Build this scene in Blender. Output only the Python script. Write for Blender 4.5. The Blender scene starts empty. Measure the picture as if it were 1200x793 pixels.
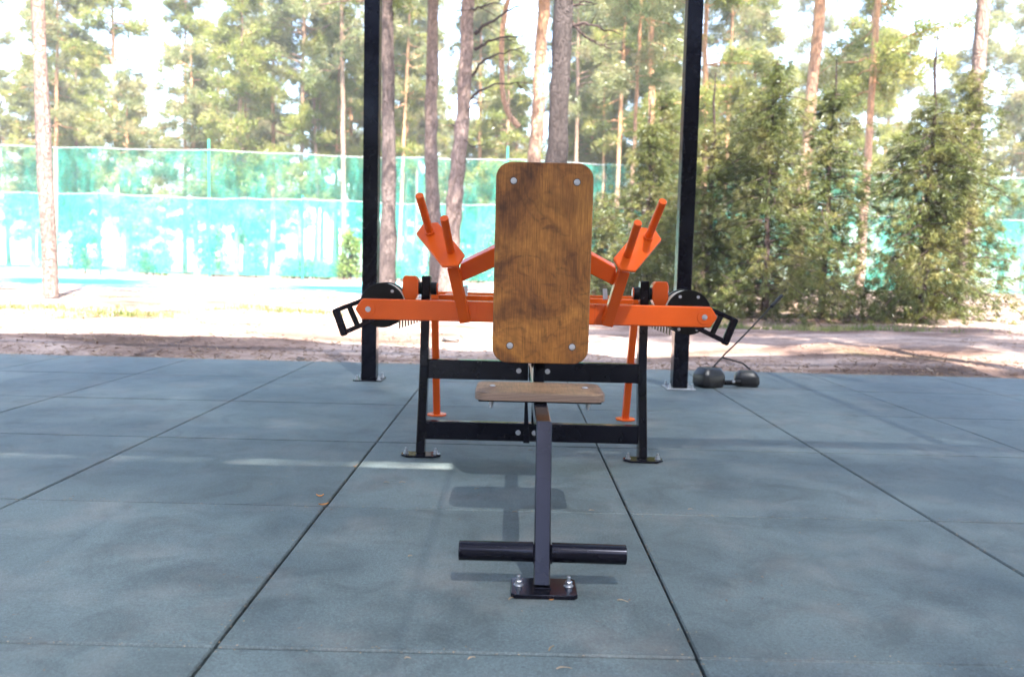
import bpy, bmesh, math, random
import numpy as np
from mathutils import Vector, Matrix
random.seed(7); np.random.seed(7)
S = bpy.context.scene
C = bpy.data.collections.new('scene'); S.collection.children.link(C)
R = math.radians

# ------------------------------------------------------------------ camera
cam = bpy.data.cameras.new('camera'); co = bpy.data.objects.new('camera', cam); S.collection.objects.link(co)
cam.sensor_width = 36; cam.sensor_fit = 'HORIZONTAL'; cam.lens = 36*970/1200
cam.clip_start = 0.05; cam.clip_end = 3000
co.matrix_world = Matrix.Translation((0, 0, .794)) @ Matrix.Rotation(R(90-4.86), 4, 'X') @ Matrix.Rotation(R(1.38), 4, 'Z')
cam.dof.use_dof = True; cam.dof.focus_distance = 2.8; cam.dof.aperture_fstop = 3.4
S.camera = co
# ------------------------------------------------------------------ light
SUNV = Vector((.22, -.60, 1)).normalized()            # towards the sun
w = bpy.data.worlds.new('World'); S.world = w; w.use_nodes = True
nt = w.node_tree; bg = nt.nodes['Background']; sky = nt.nodes.new('ShaderNodeTexSky')
sky.sky_type = 'NISHITA'; sky.sun_disc = False
sky.sun_elevation = math.asin(SUNV.z); sky.sun_rotation = math.atan2(SUNV.x, SUNV.y)
sky.air_density = 1.0; sky.dust_density = 1.5; sky.ozone_density = 1.2
nt.links.new(sky.outputs[0], bg.inputs[0]); bg.inputs[1].default_value = .15
sl = bpy.data.lights.new('sun', 'SUN'); sl.energy = 5.0; sl.angle = R(.5); sl.color = (1, .94, .86)
so = bpy.data.objects.new('sun', sl); S.collection.objects.link(so)
so.rotation_euler = SUNV.to_track_quat('Z', 'Y').to_euler(); so.location = (4, -10, 18)
S.view_settings.view_transform = 'Standard'; S.view_settings.look = 'None'
S.view_settings.gamma = 1; S.view_settings.use_curve_mapping = False
S.view_settings.exposure = 3.22
S.cycles.max_bounces = 8; S.cycles.transparent_max_bounces = 24; S.cycles.transmission_bounces = 6
S.cycles.sample_clamp_indirect = 6

# ------------------------------------------------------------------ materials
def mat(name, rough=.6, metal=0., spec=.5):
    m = bpy.data.materials.new(name); m.use_nodes = True
    n = m.node_tree; b = n.nodes['Principled BSDF']
    b.inputs['Roughness'].default_value = rough; b.inputs['Metallic'].default_value = metal
    b.inputs['Specular IOR Level'].default_value = spec
    return m, n, b
def node(n, t, **k):
    x = n.nodes.new('ShaderNode'+t)
    for a, v in k.items():
        if a.startswith('i_'):
            key = a[2:].replace('_', ' ')
            x.inputs[key].default_value = v
        else: setattr(x, a, v)
    return x
def coords(n, scale=(1, 1, 1), kind='Object', rot=(0, 0, 0)):
    t = n.nodes.new('ShaderNodeTexCoord'); mp = n.nodes.new('ShaderNodeMapping')
    mp.inputs['Scale'].default_value = scale; mp.inputs['Rotation'].default_value = rot
    n.links.new(t.outputs[kind], mp.inputs[0]); return mp.outputs[0]
def noise(n, vec, scale, detail=4, rough=.55, dist=0):
    x = node(n, 'TexNoise'); x.inputs['Scale'].default_value = scale; x.inputs['Detail'].default_value = detail
    x.inputs['Roughness'].default_value = rough; x.inputs['Distortion'].default_value = dist
    if vec is not None: n.links.new(vec, x.inputs['Vector'])
    return x.outputs['Fac']
def ramp(n, fac, stops, interp='LINEAR'):
    x = node(n, 'ValToRGB'); cr = x.color_ramp; cr.interpolation = interp
    while len(cr.elements) < len(stops): cr.elements.new(.5)
    for e, (p, c) in zip(cr.elements, stops):
        e.position = p; e.color = (*c, 1) if len(c) == 3 else c
    n.links.new(fac, x.inputs[0]); return x.outputs[0]
def mixc(n, f, a, b, mode='MIX'):
    x = node(n, 'Mix', data_type='RGBA', blend_type=mode)
    for s, v in ((0, f), (6, a), (7, b)):
        if hasattr(v, 'is_output') or isinstance(v, bpy.types.NodeSocket): n.links.new(v, x.inputs[s])
        elif s == 0: x.inputs[0].default_value = v
        else: x.inputs[s].default_value = (*v, 1)
    return x.outputs[2]
def bump(n, b, h, strength=.3, dist=.01):
    x = node(n, 'Bump'); x.inputs['Strength'].default_value = strength; x.inputs['Distance'].default_value = dist
    n.links.new(h, x.inputs['Height']); n.links.new(x.outputs[0], b.inputs['Normal']); return x
def g3(v): return (v, v, v)

def m_paint(name, c1, c2, rough, spec=.5, orange_peel=.08, dust=None):
    m, n, b = mat(name, rough, 0, spec)
    v = coords(n)
    f = noise(n, v, 9, 5)
    col = mixc(n, ramp(n, f, [(.35, g3(0)), (.7, g3(1))]), c1, c2)
    if dust:
        f2 = noise(n, v, 34, 8, .7)
        col = mixc(n, ramp(n, f2, [(.60, g3(0)), (.80, g3(.35))]), col, dust)
    n.links.new(col, b.inputs['Base Color'])
    r = ramp(n, noise(n, v, 25, 5, .6), [(.3, g3(rough*.85)), (.75, g3(min(1, rough*1.2)))])
    n.links.new(r, b.inputs['Roughness'])
    if orange_peel > .15: bump(n, b, noise(n, v, 180, 2), orange_peel, .001)
    return m
M = {}
M['orange'] = m_paint('orange_paint', (.62, .083, .007), (.56, .073, .006), .22, .28, .06, dust=(.52, .10, .03))
M['black'] = m_paint('black_paint', (.0028, .0027, .0046), (.0042, .004, .0068), .12, .17, .08, dust=(.012, .016, .013))
M['black'].node_tree.nodes['Principled BSDF'].inputs['Specular Tint'].default_value = (.78, .80, 1, 1)  # blue sky sheen tinted into the highlights of the black paint
M['black_matt'] = m_paint('black_plastic', (.004, .004, .0045), (.006, .006, .006), .4, .15)
M['rubber_black'] = m_paint('black_rubber', (.005, .0048, .006), (.010, .009, .010), .35, .35, .05)
M['steel'] = m_paint('zinc_steel', (.38, .39, .43), (.5, .5, .52), .3, .5); M['steel'].node_tree.nodes['Principled BSDF'].inputs['Metallic'].default_value = .9
M['cream'] = m_paint('cream_nylon', (.62, .58, .46), (.5, .46, .34), .5)
M['tan'] = m_paint('tan_strip', (.46, .41, .30), (.36, .31, .22), .6)
M['pale_clip'] = m_paint('pale_grey_clip', (.55, .55, .55), (.45, .45, .46), .5)

def m_wood(name, light, mid, dark, edge=False, grain_axis='Z'):
    m, n, b = mat(name, .42, 0, .28)
    sc = (1, 1, .10) if grain_axis == 'Z' else (1, .10, 1)
    v = coords(n)
    blot = noise(n, coords(n, (1, 1, .85)), 4.4, 5, .6, 1.3)
    c = ramp(n, blot, [(.32, dark), (.46, mid), (.62, light)])
    blot2 = noise(n, coords(n, (1, 1, 1.6) if grain_axis == 'Z' else (1, 1.6, 1)), 11, 4, .55, 1.6)
    c = mixc(n, ramp(n, blot2, [(.30, g3(.62)), (.47, g3(0))]), c, dark)
    # wavy figure of rotary cut birch ply
    wv = node(n, 'TexWave', wave_type='BANDS', bands_direction='DIAGONAL'); n.links.new(coords(n, (1, 1, .55)), wv.inputs['Vector'])
    wv.inputs['Scale'].default_value = 15; wv.inputs['Distortion'].default_value = 16; wv.inputs['Detail'].default_value = 4; wv.inputs['Detail Scale'].default_value = .55
    msk = ramp(n, noise(n, v, 3.6, 2), [(.47, g3(0)), (.62, g3(.42))])
    lines = mixc(n, msk, (1, 1, 1), ramp(n, wv.outputs['Fac'], [(.0, g3(.45)), (.35, g3(1))]))
    c = mixc(n, 1., c, lines, 'MULTIPLY')
    fine = noise(n, coords(n, (1, 1, .045) if grain_axis == 'Z' else (1, .045, 1)), 260, 3, .6)
    c = mixc(n, 1., c, ramp(n, fine, [(.30, g3(.58)), (.68, g3(1.2))]), 'MULTIPLY')
    if edge:
        w2 = node(n, 'TexWave', wave_type='BANDS', bands_direction='Z'); n.links.new(v, w2.inputs['Vector'])
        w2.inputs['Scale'].default_value = 75; w2.inputs['Distortion'].default_value = .6
        geo = node(n, 'NewGeometry'); sx = node(n, 'SeparateXYZ'); n.links.new(geo.outputs['Normal'], sx.inputs[0])
        side = ramp(n, sx.outputs['Z'], [(.45, g3(1)), (.6, g3(0))])
        c = mixc(n, side, c, mixc(n, w2.outputs['Fac'], (.07, .043, .032), (.18, .12, .09)))
    n.links.new(c, b.inputs['Base Color'])
    n.links.new(ramp(n, blot, [(.3, g3(.52)), (.7, g3(.36))]), b.inputs['Roughness'])
    bump(n, b, fine, .12, .001)
    return m
M['wood'] = m_wood('stained_birch_ply', (.28, .112, .022), (.165, .058, .011), (.062, .021, .006))
M['seatwood'] = m_wood('sheen_grey_ply', (.19, .115, .065), (.135, .082, .052), (.065, .04, .03), True, 'Y')  # greyer than the backrest: glancing sheen put into the colour
M['plyedge'] = m_paint('dark_ply_edge', (.035, .02, .014), (.06, .035, .02), .6)

def m_tile():
    m, n, b = mat('rubber_granulate', .62, 0, .42)
    g = n.nodes.new('ShaderNodeNewGeometry'); P = g.outputs['Position']
    oi = n.nodes.new('ShaderNodeObjectInfo')
    big = noise(n, P, 1.7, 4, .6)
    c = ramp(n, big, [(.32, (.046, .062, .065)), (.68, (.067, .085, .086))])
    tint = ramp(n, oi.outputs['Random'], [(0, g3(.88)), (1, g3(1.1))])
    c = mixc(n, 1., c, tint, 'MULTIPLY')
    gr = noise(n, P, 420, 3, .75)
    c = mixc(n, 1., c, ramp(n, gr, [(.30, g3(.45)), (.5, g3(1)), (.72, g3(1.55))]), 'MULTIPLY')
    c = mixc(n, 1., c, ramp(n, noise(n, P, 120, 4, .8), [(.35, g3(.72)), (.5, g3(1)), (.66, g3(1.35))]), 'MULTIPLY')
    c = mixc(n, 1., c, ramp(n, noise(n, P, 4.5, 7, .72, .8), [(.36, g3(.66)), (.52, g3(1)), (.7, g3(1.12))]), 'MULTIPLY')
    vo = node(n, 'TexVoronoi'); vo.inputs['Scale'].default_value = 260; n.links.new(P, vo.inputs['Vector'])
    c = mixc(n, ramp(n, vo.outputs['Color'], [(.80, g3(0)), (.86, g3(.35))]), c, (.05, .045, .045))
    d = noise(n, P, 3.3, 7, .68)
    c = mixc(n, ramp(n, d, [(.50, g3(0)), (.78, g3(.45))]), c, (.15, .125, .11))       # sand dust trodden in
    n.links.new(c, b.inputs['Base Color'])
    bump(n, b, gr, .35, .003)
    return m
M['tile'] = m_tile()
M['joint'] = m_paint('joint_dark', (.012, .014, .014), (.02, .02, .02), .9, .2)

def m_ground():
    m, n, b = mat('forest_sand', .95, 0, .1)
    g = n.nodes.new('ShaderNodeNewGeometry'); P = g.outputs['Position']
    mp = node(n, 'Mapping'); mp.inputs['Scale'].default_value = (.55, 1.2, 1); n.links.new(P, mp.inputs[0])
    big = noise(n, mp.outputs[0], .75, 6, .62, .4)
    c = ramp(n, big, [(.36, (.080, .050, .038)), (.46, (.155, .102, .082)), (.56, (.26, .19, .158)), (.70, (.34, .262, .222))])
    fine = noise(n, P, 22, 8, .75)
    c = mixc(n, 1., c, ramp(n, fine, [(.3, g3(.5)), (.5, g3(1)), (.7, g3(1.2))]), 'MULTIPLY')
    gm = ramp(n, noise(n, P, .38, 5, .6), [(.62, g3(0)), (.74, g3(.25))])
    c = mixc(n, gm, c, (.10, .13, .035))
    n.links.new(c, b.inputs['Base Color'])
    bump(n, b, noise(n, P, 9, 9, .7), .8, .05)
    return m
M['ground'] = m_ground()

def m_bark(name, low, high, dark, z0, z1, scale=7):
    m, n, b = mat(name, .9, 0, .15)
    v = coords(n, (1, 1, .28)); v1 = coords(n)
    sx = node(n, 'SeparateXYZ'); n.links.new(v1, sx.inputs[0])
    mr = node(n, 'MapRange'); mr.inputs['From Min'].default_value = z0; mr.inputs['From Max'].default_value = z1
    n.links.new(sx.outputs['Z'], mr.inputs['Value'])
    c = mixc(n, mr.outputs[0], low, high)
    vo = node(n, 'TexVoronoi', feature='DISTANCE_TO_EDGE'); vo.inputs['Scale'].default_value = scale*1.9
    w_ = node(n, 'TexNoise'); w_.inputs['Scale'].default_value = 3; n.links.new(v, w_.inputs['Vector'])
    ad = node(n, 'VectorMath', operation='ADD'); n.links.new(v, ad.inputs[0]); n.links.new(w_.outputs['Color'], ad.inputs[1])
    n.links.new(ad.outputs[0], vo.inputs['Vector'])
    cr = ramp(n, vo.outputs['Distance'], [(0, g3(.3)), (.13, g3(1))])
    c = mixc(n, cr, dark, c)
    c = mixc(n, 1., c, ramp(n, noise(n, v, 30, 6, .7), [(.3, g3(.6)), (.7, g3(1.25))]), 'MULTIPLY')
    n.links.new(c, b.inputs['Base Color'])
    bump(n, b, cr, .8, .03)
    return m
M['bark_grey'] = m_bark('bark_grey', (.14, .108, .10), (.19, .125, .09), (.04, .03, .027), 4, 11, 9)
M['bark_dark'] = m_bark('bark_dark', (.062, .049, .046), (.075, .053, .047), (.020, .015, .014), 6, 12, 10)
M['bark_pink'] = m_bark('bark_pink', (.23, .17, .15), (.31, .19, .13), (.08, .055, .045), 3.5, 9, 7)
M['bark_orange'] = m_bark('bark_orange', (.34, .24, .19), (.52, .27, .14), (.18, .11, .08), 2, 8, 5)
M['deadwood'] = m_bark('dead_branch', (.075, .05, .045), (.075, .05, .045), (.03, .02, .02), 0, 1, 20)

def m_leaf(name, c1, c2, c3, sc=.9, trans=.45):
    m = bpy.data.materials.new(name); m.use_nodes = True; n = m.node_tree
    n.nodes.remove(n.nodes['Principled BSDF']); out = n.nodes['Material Output']
    g = n.nodes.new('ShaderNodeNewGeometry')
    f = noise(n, g.outputs['Position'], sc, 4, .6)
    c = ramp(n, f, [(.34, c1), (.5, c2), (.66, c3)])
    f2 = noise(n, g.outputs['Position'], 14, 2, .6)
    c = mixc(n, 1., c, ramp(n, f2, [(.3, g3(.6)), (.7, g3(1.35))]), 'MULTIPLY')
    d = node(n, 'BsdfDiffuse'); t = node(n, 'BsdfTranslucent'); gl = node(n, 'BsdfGlossy'); gl.inputs['Roughness'].default_value = .35
    gl.inputs['Color'].default_value = (.8, .85, .9, 1)
    mx = node(n, 'MixShader'); mx.inputs[0].default_value = trans; m2 = node(n, 'MixShader'); m2.inputs[0].default_value = .02
    n.links.new(c, d.inputs[0]); n.links.new(c, t.inputs[0])
    n.links.new(d.outputs[0], mx.inputs[1]); n.links.new(t.outputs[0], mx.inputs[2])
    n.links.new(mx.outputs[0], m2.inputs[1]); n.links.new(gl.outputs[0], m2.inputs[2]); n.links.new(m2.outputs[0], out.inputs[0])
    return m
M['needle'] = m_leaf('pine_needles', (.115, .145, .032), (.19, .205, .05), (.26, .235, .075))
M['needle_pale'] = m_leaf('pale_needles', (.13, .155, .06), (.20, .21, .09), (.26, .22, .11))
M['spruce'] = m_leaf('spruce_needles', (.042, .056, .016), (.105, .118, .034), (.22, .195, .07), 1.5, .35)
M['leafy'] = m_leaf('young_leaves', (.10, .17, .035), (.16, .22, .05), (.22, .26, .07), 2, .5)
M['grass'] = m_leaf('grass_blades', (.09, .13, .03), (.15, .17, .05), (.25, .22, .10), 2, .4)
M['litter'] = m_leaf('needle_litter', (.09, .055, .04), (.17, .105, .07), (.27, .19, .13), 5, .1)
M['leaf_orange'] = m_leaf('dry_leaf', (.35, .12, .03), (.50, .22, .06), (.45, .16, .04), 30, .2)
M['twig_tan'] = m_leaf('dry_needle', (.19, .13, .075), (.26, .18, .105), (.31, .22, .14), 30, .1)

def m_net(name, col, alpha):
    m = bpy.data.materials.new(name); m.use_nodes = True; n = m.node_tree
    n.nodes.remove(n.nodes['Principled BSDF']); out = n.nodes['Material Output']
    g = n.nodes.new('ShaderNodeNewGeometry')
    mp = node(n, 'Mapping'); mp.inputs['Scale'].default_value = (.9, 1, .38); n.links.new(g.outputs['Position'], mp.inputs[0])
    f = noise(n, mp.outputs[0], 1.0, 6, .7)  # mottle of dappled sun and tree shade, put into colour and opacity
    d = node(n, 'BsdfDiffuse'); t = node(n, 'BsdfTranslucent'); tr = node(n, 'BsdfTransparent')
    c = mixc(n, ramp(n, f, [(.3, g3(0)), (.7, g3(1))]), col, tuple(min(1, x*1.3+.03) for x in col))
    n.links.new(c, d.inputs[0]); n.links.new(c, t.inputs[0])
    mx = node(n, 'MixShader'); mx.inputs[0].default_value = .4; n.links.new(d.outputs[0], mx.inputs[1]); n.links.new(t.outputs[0], mx.inputs[2])
    m2 = node(n, 'MixShader'); n.links.new(ramp(n, f, [(.36, g3(max(.04, alpha-.24))), (.52, g3(alpha)), (.66, g3(alpha+.24))]), m2.inputs[0])
    n.links.new(tr.outputs[0], m2.inputs[1]); n.links.new(mx.outputs[0], m2.inputs[2]); n.links.new(m2.outputs[0], out.inputs[0])
    return m
M['net'] = m_net('shade_net', (.05, .42, .34), .31)
M['net_high'] = m_net('shade_net_high', (.03, .34, .26), .17)
M['green'] = m_paint('green_paint', (.02, .30, .17), (.03, .34, .2), .45)
M['court'] = m_paint('court_acrylic', (.07, .28, .27), (.10, .33, .31), .8, .2)
M['court_red'] = m_paint('court_red', (.42, .09, .09), (.5, .14, .12), .8, .2)
M['court_line'] = m_paint('court_line', (.7, .72, .72), (.75, .75, .75), .8, .2)
M['kerb'] = m_paint('kerb_concrete', (.38, .38, .40), (.45, .44, .44), .9, .2)
M['stone'] = m_paint('dark_stone', (.06, .055, .055), (.16, .14, .13), .9, .2, .5)

def m_roof():
    m = bpy.data.materials.new('polycarbonate_sheet'); m.use_nodes = True; n = m.node_tree
    n.nodes.remove(n.nodes['Principled BSDF']); out = n.nodes['Material Output']
    tr = node(n, 'BsdfTransparent'); tr.inputs[0].default_value = (.93, .96, 1, 1)
    t = node(n, 'BsdfTranslucent'); t.inputs[0].default_value = (.5, .58, .66, 1)
    d = node(n, 'BsdfDiffuse'); d.inputs[0].default_value = (.22, .24, .27, 1)
    a = node(n, 'MixShader'); a.inputs[0].default_value = .3; n.links.new(d.outputs[0], a.inputs[1]); n.links.new(t.outputs[0], a.inputs[2])
    b = node(n, 'MixShader'); b.inputs[0].default_value = .32; n.links.new(a.outputs[0], b.inputs[1]); n.links.new(tr.outputs[0], b.inputs[2])
    n.links.new(b.outputs[0], out.inputs[0]); return m
M['roof'] = m_roof()

# ------------------------------------------------------------------ mesh helpers
def tag(o, label=None, cat=None, group=None, kind=None):
    for k, v in (('label', label), ('category', cat), ('group', group), ('kind', kind)):
        if v: o[k] = v
    return o
def empty(name, loc, label, cat, group=None):
    o = bpy.data.objects.new(name, None); C.objects.link(o); o.location = loc; o.empty_display_size = .2
    return tag(o, label, cat, group)
def link(name, me, parent=None, loc=(0, 0, 0)):
    o = bpy.data.objects.new(name, me); C.objects.link(o); o.location = loc
    if parent is not None: o.parent = parent
    return o
class MB:
    """collects solids in world coordinates; build() shifts them to the origin given"""
    def __init__(s): s.bm = bmesh.new()
    def prism(s, prof, o, u, v, n, depth, bevel=0.002):
        u, v, n = Vector(u), Vector(v), Vector(n); o = Vector(o)
        b = bmesh.new()
        a = [b.verts.new(o + u*x + v*y) for x, y in prof]
        c = [b.verts.new(o + u*x + v*y + n*depth) for x, y in prof]
        k = len(prof); caps = [b.faces.new(a[::-1]), b.faces.new(c)]
        for i in range(k): b.faces.new((a[i], a[(i+1) % k], c[(i+1) % k], c[i]))
        bmesh.ops.recalc_face_normals(b, faces=b.faces)
        if bevel:
            ed = [e for e in b.edges if len(e.link_faces) == 2 and e.calc_face_angle(0) > .6]
            bmesh.ops.bevel(b, geom=ed, offset=bevel, segments=1, affect='EDGES', profile=.5, clamp_overlap=True)
        fl_ = len(prof) <= 12
        for f_ in b.faces: f_.smooth = not fl_
        me = bpy.data.meshes.new('t'); b.to_mesh(me); b.free(); s.bm.from_mesh(me); bpy.data.meshes.remove(me)
        return s
    def box(s, lo, hi, bevel=.002):
        return s.prism([(lo[0], lo[1]), (hi[0], lo[1]), (hi[0], hi[1]), (lo[0], hi[1])], (0, 0, lo[2]), (1, 0, 0), (0, 1, 0), (0, 0, 1), hi[2]-lo[2], bevel)
    def bar(s, p, q, wx, wy, side=(1, 0, 0), bevel=.003):
        """square tube from p to q; wx along side, wy across"""
        p, q = Vector(p), Vector(q); d = (q-p); L = d.length; d.normalize()
        u = Vector(side); u = (u - d*u.dot(d)).normalized(); v = d.cross(u)
        return s.prism([(-wx/2, -wy/2), (wx/2, -wy/2), (wx/2, wy/2), (-wx/2, wy/2)], p, u, v, d, L, bevel)
    def cyl(s, p, q, r, segs=28, bevel=.0015):
        p, q = Vector(p), Vector(q); d = (q-p); L = d.length; d.normalize()
        u = d.orthogonal().normalized(); v = d.cross(u)
        return s.prism([(r*math.cos(t*2*math.pi/segs), r*math.sin(t*2*math.pi/segs)) for t in range(segs)], p, u, v, d, L, bevel)
    def path(s, pts, rad, segs=8):
        pts = [Vector(p) for p in pts]; rings = []
        if not hasattr(rad, '__len__'): rad = [rad]*len(pts)
        for i, p in enumerate(pts):
            d = (pts[min(i+1, len(pts)-1)] - pts[max(i-1, 0)]).normalized()
            u = d.cross(Vector((.13, .97, .2))).normalized(); v = d.cross(u)
            rings.append([s.bm.verts.new(p + (u*math.cos(t*2*math.pi/segs) + v*math.sin(t*2*math.pi/segs))*rad[i]) for t in range(segs)])
        for a, b in zip(rings, rings[1:]):
            for t in range(segs): s.bm.faces.new((a[t], a[(t+1) % segs], b[(t+1) % segs], b[t])).smooth = True
        s.bm.faces.new(rings[0][::-1]); s.bm.faces.new(rings[-1]); return s
    def build(s, name, m, parent=None, origin=(0, 0, 0), smooth=True):
        bmesh.ops.translate(s.bm, verts=s.bm.verts, vec=-Vector(origin))
        bmesh.ops.recalc_face_normals(s.bm, faces=s.bm.faces)
        me = bpy.data.meshes.new(name); s.bm.to_mesh(me); s.bm.free()
        me.materials.append(m)
        if smooth:
            me.set_sharp_from_angle(angle=R(25))
        o = link(name, me, parent)
        if parent is None: o.location = origin
        return o
def rrect(hx, hy, r, k=7):
    p = []
    for cx, cy, a0 in ((hx-r, hy-r, 0), (-hx+r, hy-r, 90), (-hx+r, -hy+r, 180), (hx-r, -hy+r, 270)):
        for i in range(k+1):
            a = R(a0+90*i/k); p.append((cx+r*math.cos(a), cy+r*math.sin(a)))
    return p
def chamf(hx, hy, c): return [(hx, hy-c), (hx-c, hy), (-hx+c, hy), (-hx, hy-c), (-hx, -hy+c), (-hx+c, -hy), (hx-c, -hy), (hx, -hy+c)]

# shared little fixings -------------------------------------------------
def fixing_mesh(kind):
    b = MB()
    if kind == 'anchor':        # washer, nut, stud; axis +Z
        b.cyl((0, 0, 0), (0, 0, .0025), .0125, 20, .0005).cyl((0, 0, .0025), (0, 0, .0135), .0095, 6, .001).cyl((0, 0, .0135), (0, 0, .026), .005, 12, .0008)
    elif kind == 'hex':         # hex head; axis -Y
        b.cyl((0, 0, 0), (0, -.002, 0), .011, 20, .0004).cyl((0, -.002, 0), (0, -.008, 0), .0075, 6, .0008)
    elif kind == 'dome':        # button head; axis -Y
        b.cyl((0, 0, 0), (0, -.0007, 0), .0130, 24, 0).cyl((0, -.0004, 0), (0, -.003, 0), .0103, 24, .0012).cyl((0, -.003, 0), (0, -.0045, 0), .0065, 20, .001).cyl((0, -.0045, 0), (0, -.0052, 0), .003, 6, .0003)
    bmesh.ops.recalc_face_normals(b.bm, faces=b.bm.faces)
    me = bpy.data.meshes.new('bolt'); b.bm.to_mesh(me); b.bm.free(); me.shade_smooth(); me.set_sharp_from_angle(angle=R(25))
    me.materials.append(M['steel'])
    if kind == 'dome':
        me.materials.append(M['plyedge'])  # dark ring round the head: shade of a recess put into the colour
        for p in me.polygons:
            if all(abs((me.vertices[v].co.x**2+me.vertices[v].co.z**2)**.5) > .0106 for v in p.vertices) or (abs(p.center.y) < .0009 and len(p.vertices) > 5): p.material_index = 1
    return me
FX = {k: fixing_mesh(k) for k in ('anchor', 'hex', 'dome')}
def bolt(kind, p, parent, origin, scale=1, rot=None):
    o = link('bolt', FX[kind], parent, Vector(p)-Vector(origin)); o.scale = (scale,)*3
    if rot: o.rotation_euler = rot
    else: o.rotation_euler = (0, 0, random.random()) if kind == 'anchor' else (0, random.random(), 0)
    return o

# ------------------------------------------------------------------ ground
def fbm(x, y, seed=0):
    r = np.random.RandomState(seed); h = 0
    for k in range(9):
        f = .35*1.65**k; a = r.rand()*6.28; ph = r.rand()*6.28
        h = h + np.sin(x*f*math.cos(a)+y*f*math.sin(a)+ph)*np.sin(x*f*math.sin(a+.5)-y*f*math.cos(a+.9)+ph*2)/(f**.9)
    return h
def terrain_h(x, y):
    fade = np.clip((y-6.8)/2, 0, 1)*np.clip((20-y)/4, 0, 1)
    side = np.clip((np.abs(x)-6)/4, 0, 1)*np.clip((60-np.abs(y))/20, 0, 1)
    near = np.maximum(fade, side*np.clip((20-y)/4, 0, 1))
    h = -.03 + near*(.022*fbm(x, y, 3)+.012*fbm(x*3.1, y*3.1, 5)+.02)
    for mx, my, rx, ry, a in ((-1.75, 9.3, .75, .30, .10), (-2.7, 11.2, 1.2, .5, .05), (-.35, 8.75, .8, .30, .07), (.9, 9.4, .7, .3, .05), (2.2, 9.8, .9, .35, .07), (1.7, 11.5, 1.2, .5, .08), (-.8, 12, 1.3, .5, .05), (3.4, 8.8, .7, .3, .06), (-4.5, 9.2, .9, .4, .07)):
        h = h + near*a*np.exp(-((x-mx)/rx)**2-((y-my)/ry)**2)
    return h
xs = np.unique(np.concatenate([np.linspace(-700, -30, 14), np.linspace(-30, -7, 40), np.linspace(-7, 7, 175), np.linspace(7, 30, 40), np.linspace(30, 700, 14)]))
ys = np.unique(np.concatenate([np.linspace(-300, -8, 10), np.linspace(-8, 6.7, 24), np.linspace(6.7, 14, 120), np.linspace(14, 24, 60), np.linspace(24, 60, 20), np.linspace(60, 900, 14)]))
X, Y = np.meshgrid(xs, ys); Z = terrain_h(X, Y)
inside = (np.abs(X) < 5.6) & (Y < 6.72) & (Y > -2.3); Z = np.where(inside, -.13, Z)
nx, ny = len(xs), len(ys)
V = np.stack([X.ravel(), Y.ravel(), Z.ravel()], 1)
idx = np.arange(nx*ny).reshape(ny, nx)
F = np.stack([idx[:-1, :-1].ravel(), idx[:-1, 1:].ravel(), idx[1:, 1:].ravel(), idx[1:, :-1].ravel()], 1)
me = bpy.data.meshes.new('ground'); me.from_pydata(V.tolist(), [], F.tolist()); me.materials.append(M['ground']); me.shade_smooth()
tag(link('ground', me), kind='structure')

# rubber floor with its tiles --------------------------------------------
fl = MB().box((-5.62, -2.45, -.12), (5.42, 6.74, -.034), .0).build('rubber_floor', M['joint'], None, (0, 0, 0), False)
tag(fl, kind='structure')
def tile_mesh():
    b = MB().box((-.4965, -.5025, -.034), (.4965, .5025, 0), .004)
    bmesh.ops.recalc_face_normals(b.bm, faces=b.bm.faces)
    me = bpy.data.meshes.new('tile'); b.bm.to_mesh(me); b.bm.free(); me.materials.append(M['tile']); return me
TM = tile_mesh()
for i in range(-5, 6):
    for j in range(-4, 5):
        o = link('tile', TM, fl, (-.1+i, 2.155+1.01*j, random.uniform(-.0012, .0012)))
        o.rotation_euler = (random.uniform(-.0006, .0006), random.uniform(-.0006, .0006), random.uniform(-.0012, .0012))

# sports court ------------------------------------------------------------
ct = MB().box((-34, 22.1, -.1), (3.1, 39.5, 0), .0).build('sports_court', M['court'], None, (0, 0, 0), False); tag(ct, kind='structure')
MB().box((-34, 21.85, -.1), (3.1, 22.096, .03), .01).build('kerb', M['kerb'], ct)
MB().box((-2.2, 27.2, .001), (3.0, 30.5, .005), 0).build('red_zone', M['court_red'], ct)
ln = MB()
ln.box((-33, 24.2, .001), (-5.2, 24.28, .006), 0); ln.box((-2.3, 26.9, .001), (3.0, 27.1, .006), 0)
for cx, cy, r, a0, a1 in ((-9.0, 20.8, 5.0, 40, 140), (-3.4, 20.9, 4.8, 60, 130), (-6, 33, 3, 0, 360)):
    st = [cx+r*math.cos(R(a)) for a in range(a0, a1, 5)]; 
    for a in range(a0, a1, 5):
        p = [(rr*math.cos(R(b)), rr*math.sin(R(b))) for rr, b in ((r-.06, a), (r+.06, a), (r+.06, a+5), (r-.06, a+5))]
        ln.prism(p, (cx, cy, .001), (1, 0, 0), (0, 1, 0), (0, 0, 1), .006+.0001*(a % 3), 0)
ln.build('line_marking', M['court_line'], ct, (0, 0, 0), False)

# ------------------------------------------------------------------ exercise machine
OX = .093; OR = Vector((OX, 2.9, 0))
mc = empty('exercise_machine', OR, 'orange and black lever press machine with brown plywood seat and backrest, bolted to the tiles', 'exercise machine')
def W(x, y, z): return (OX+x, y, z)
def part(mb, name, m, parent=mc): return mb.build(name, M[m], parent, OR)
def bead(p, q, m='orange', r=.0028):
    p, q = Vector(p), Vector(q); n_ = max(6, int((q-p).length/.004))
    part(MB().path([p+(q-p)*i/n_ for i in range(n_+1)], [r*random.uniform(.75, 1.2) for _ in range(n_+1)], 6), 'weld_bead', m)
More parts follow.
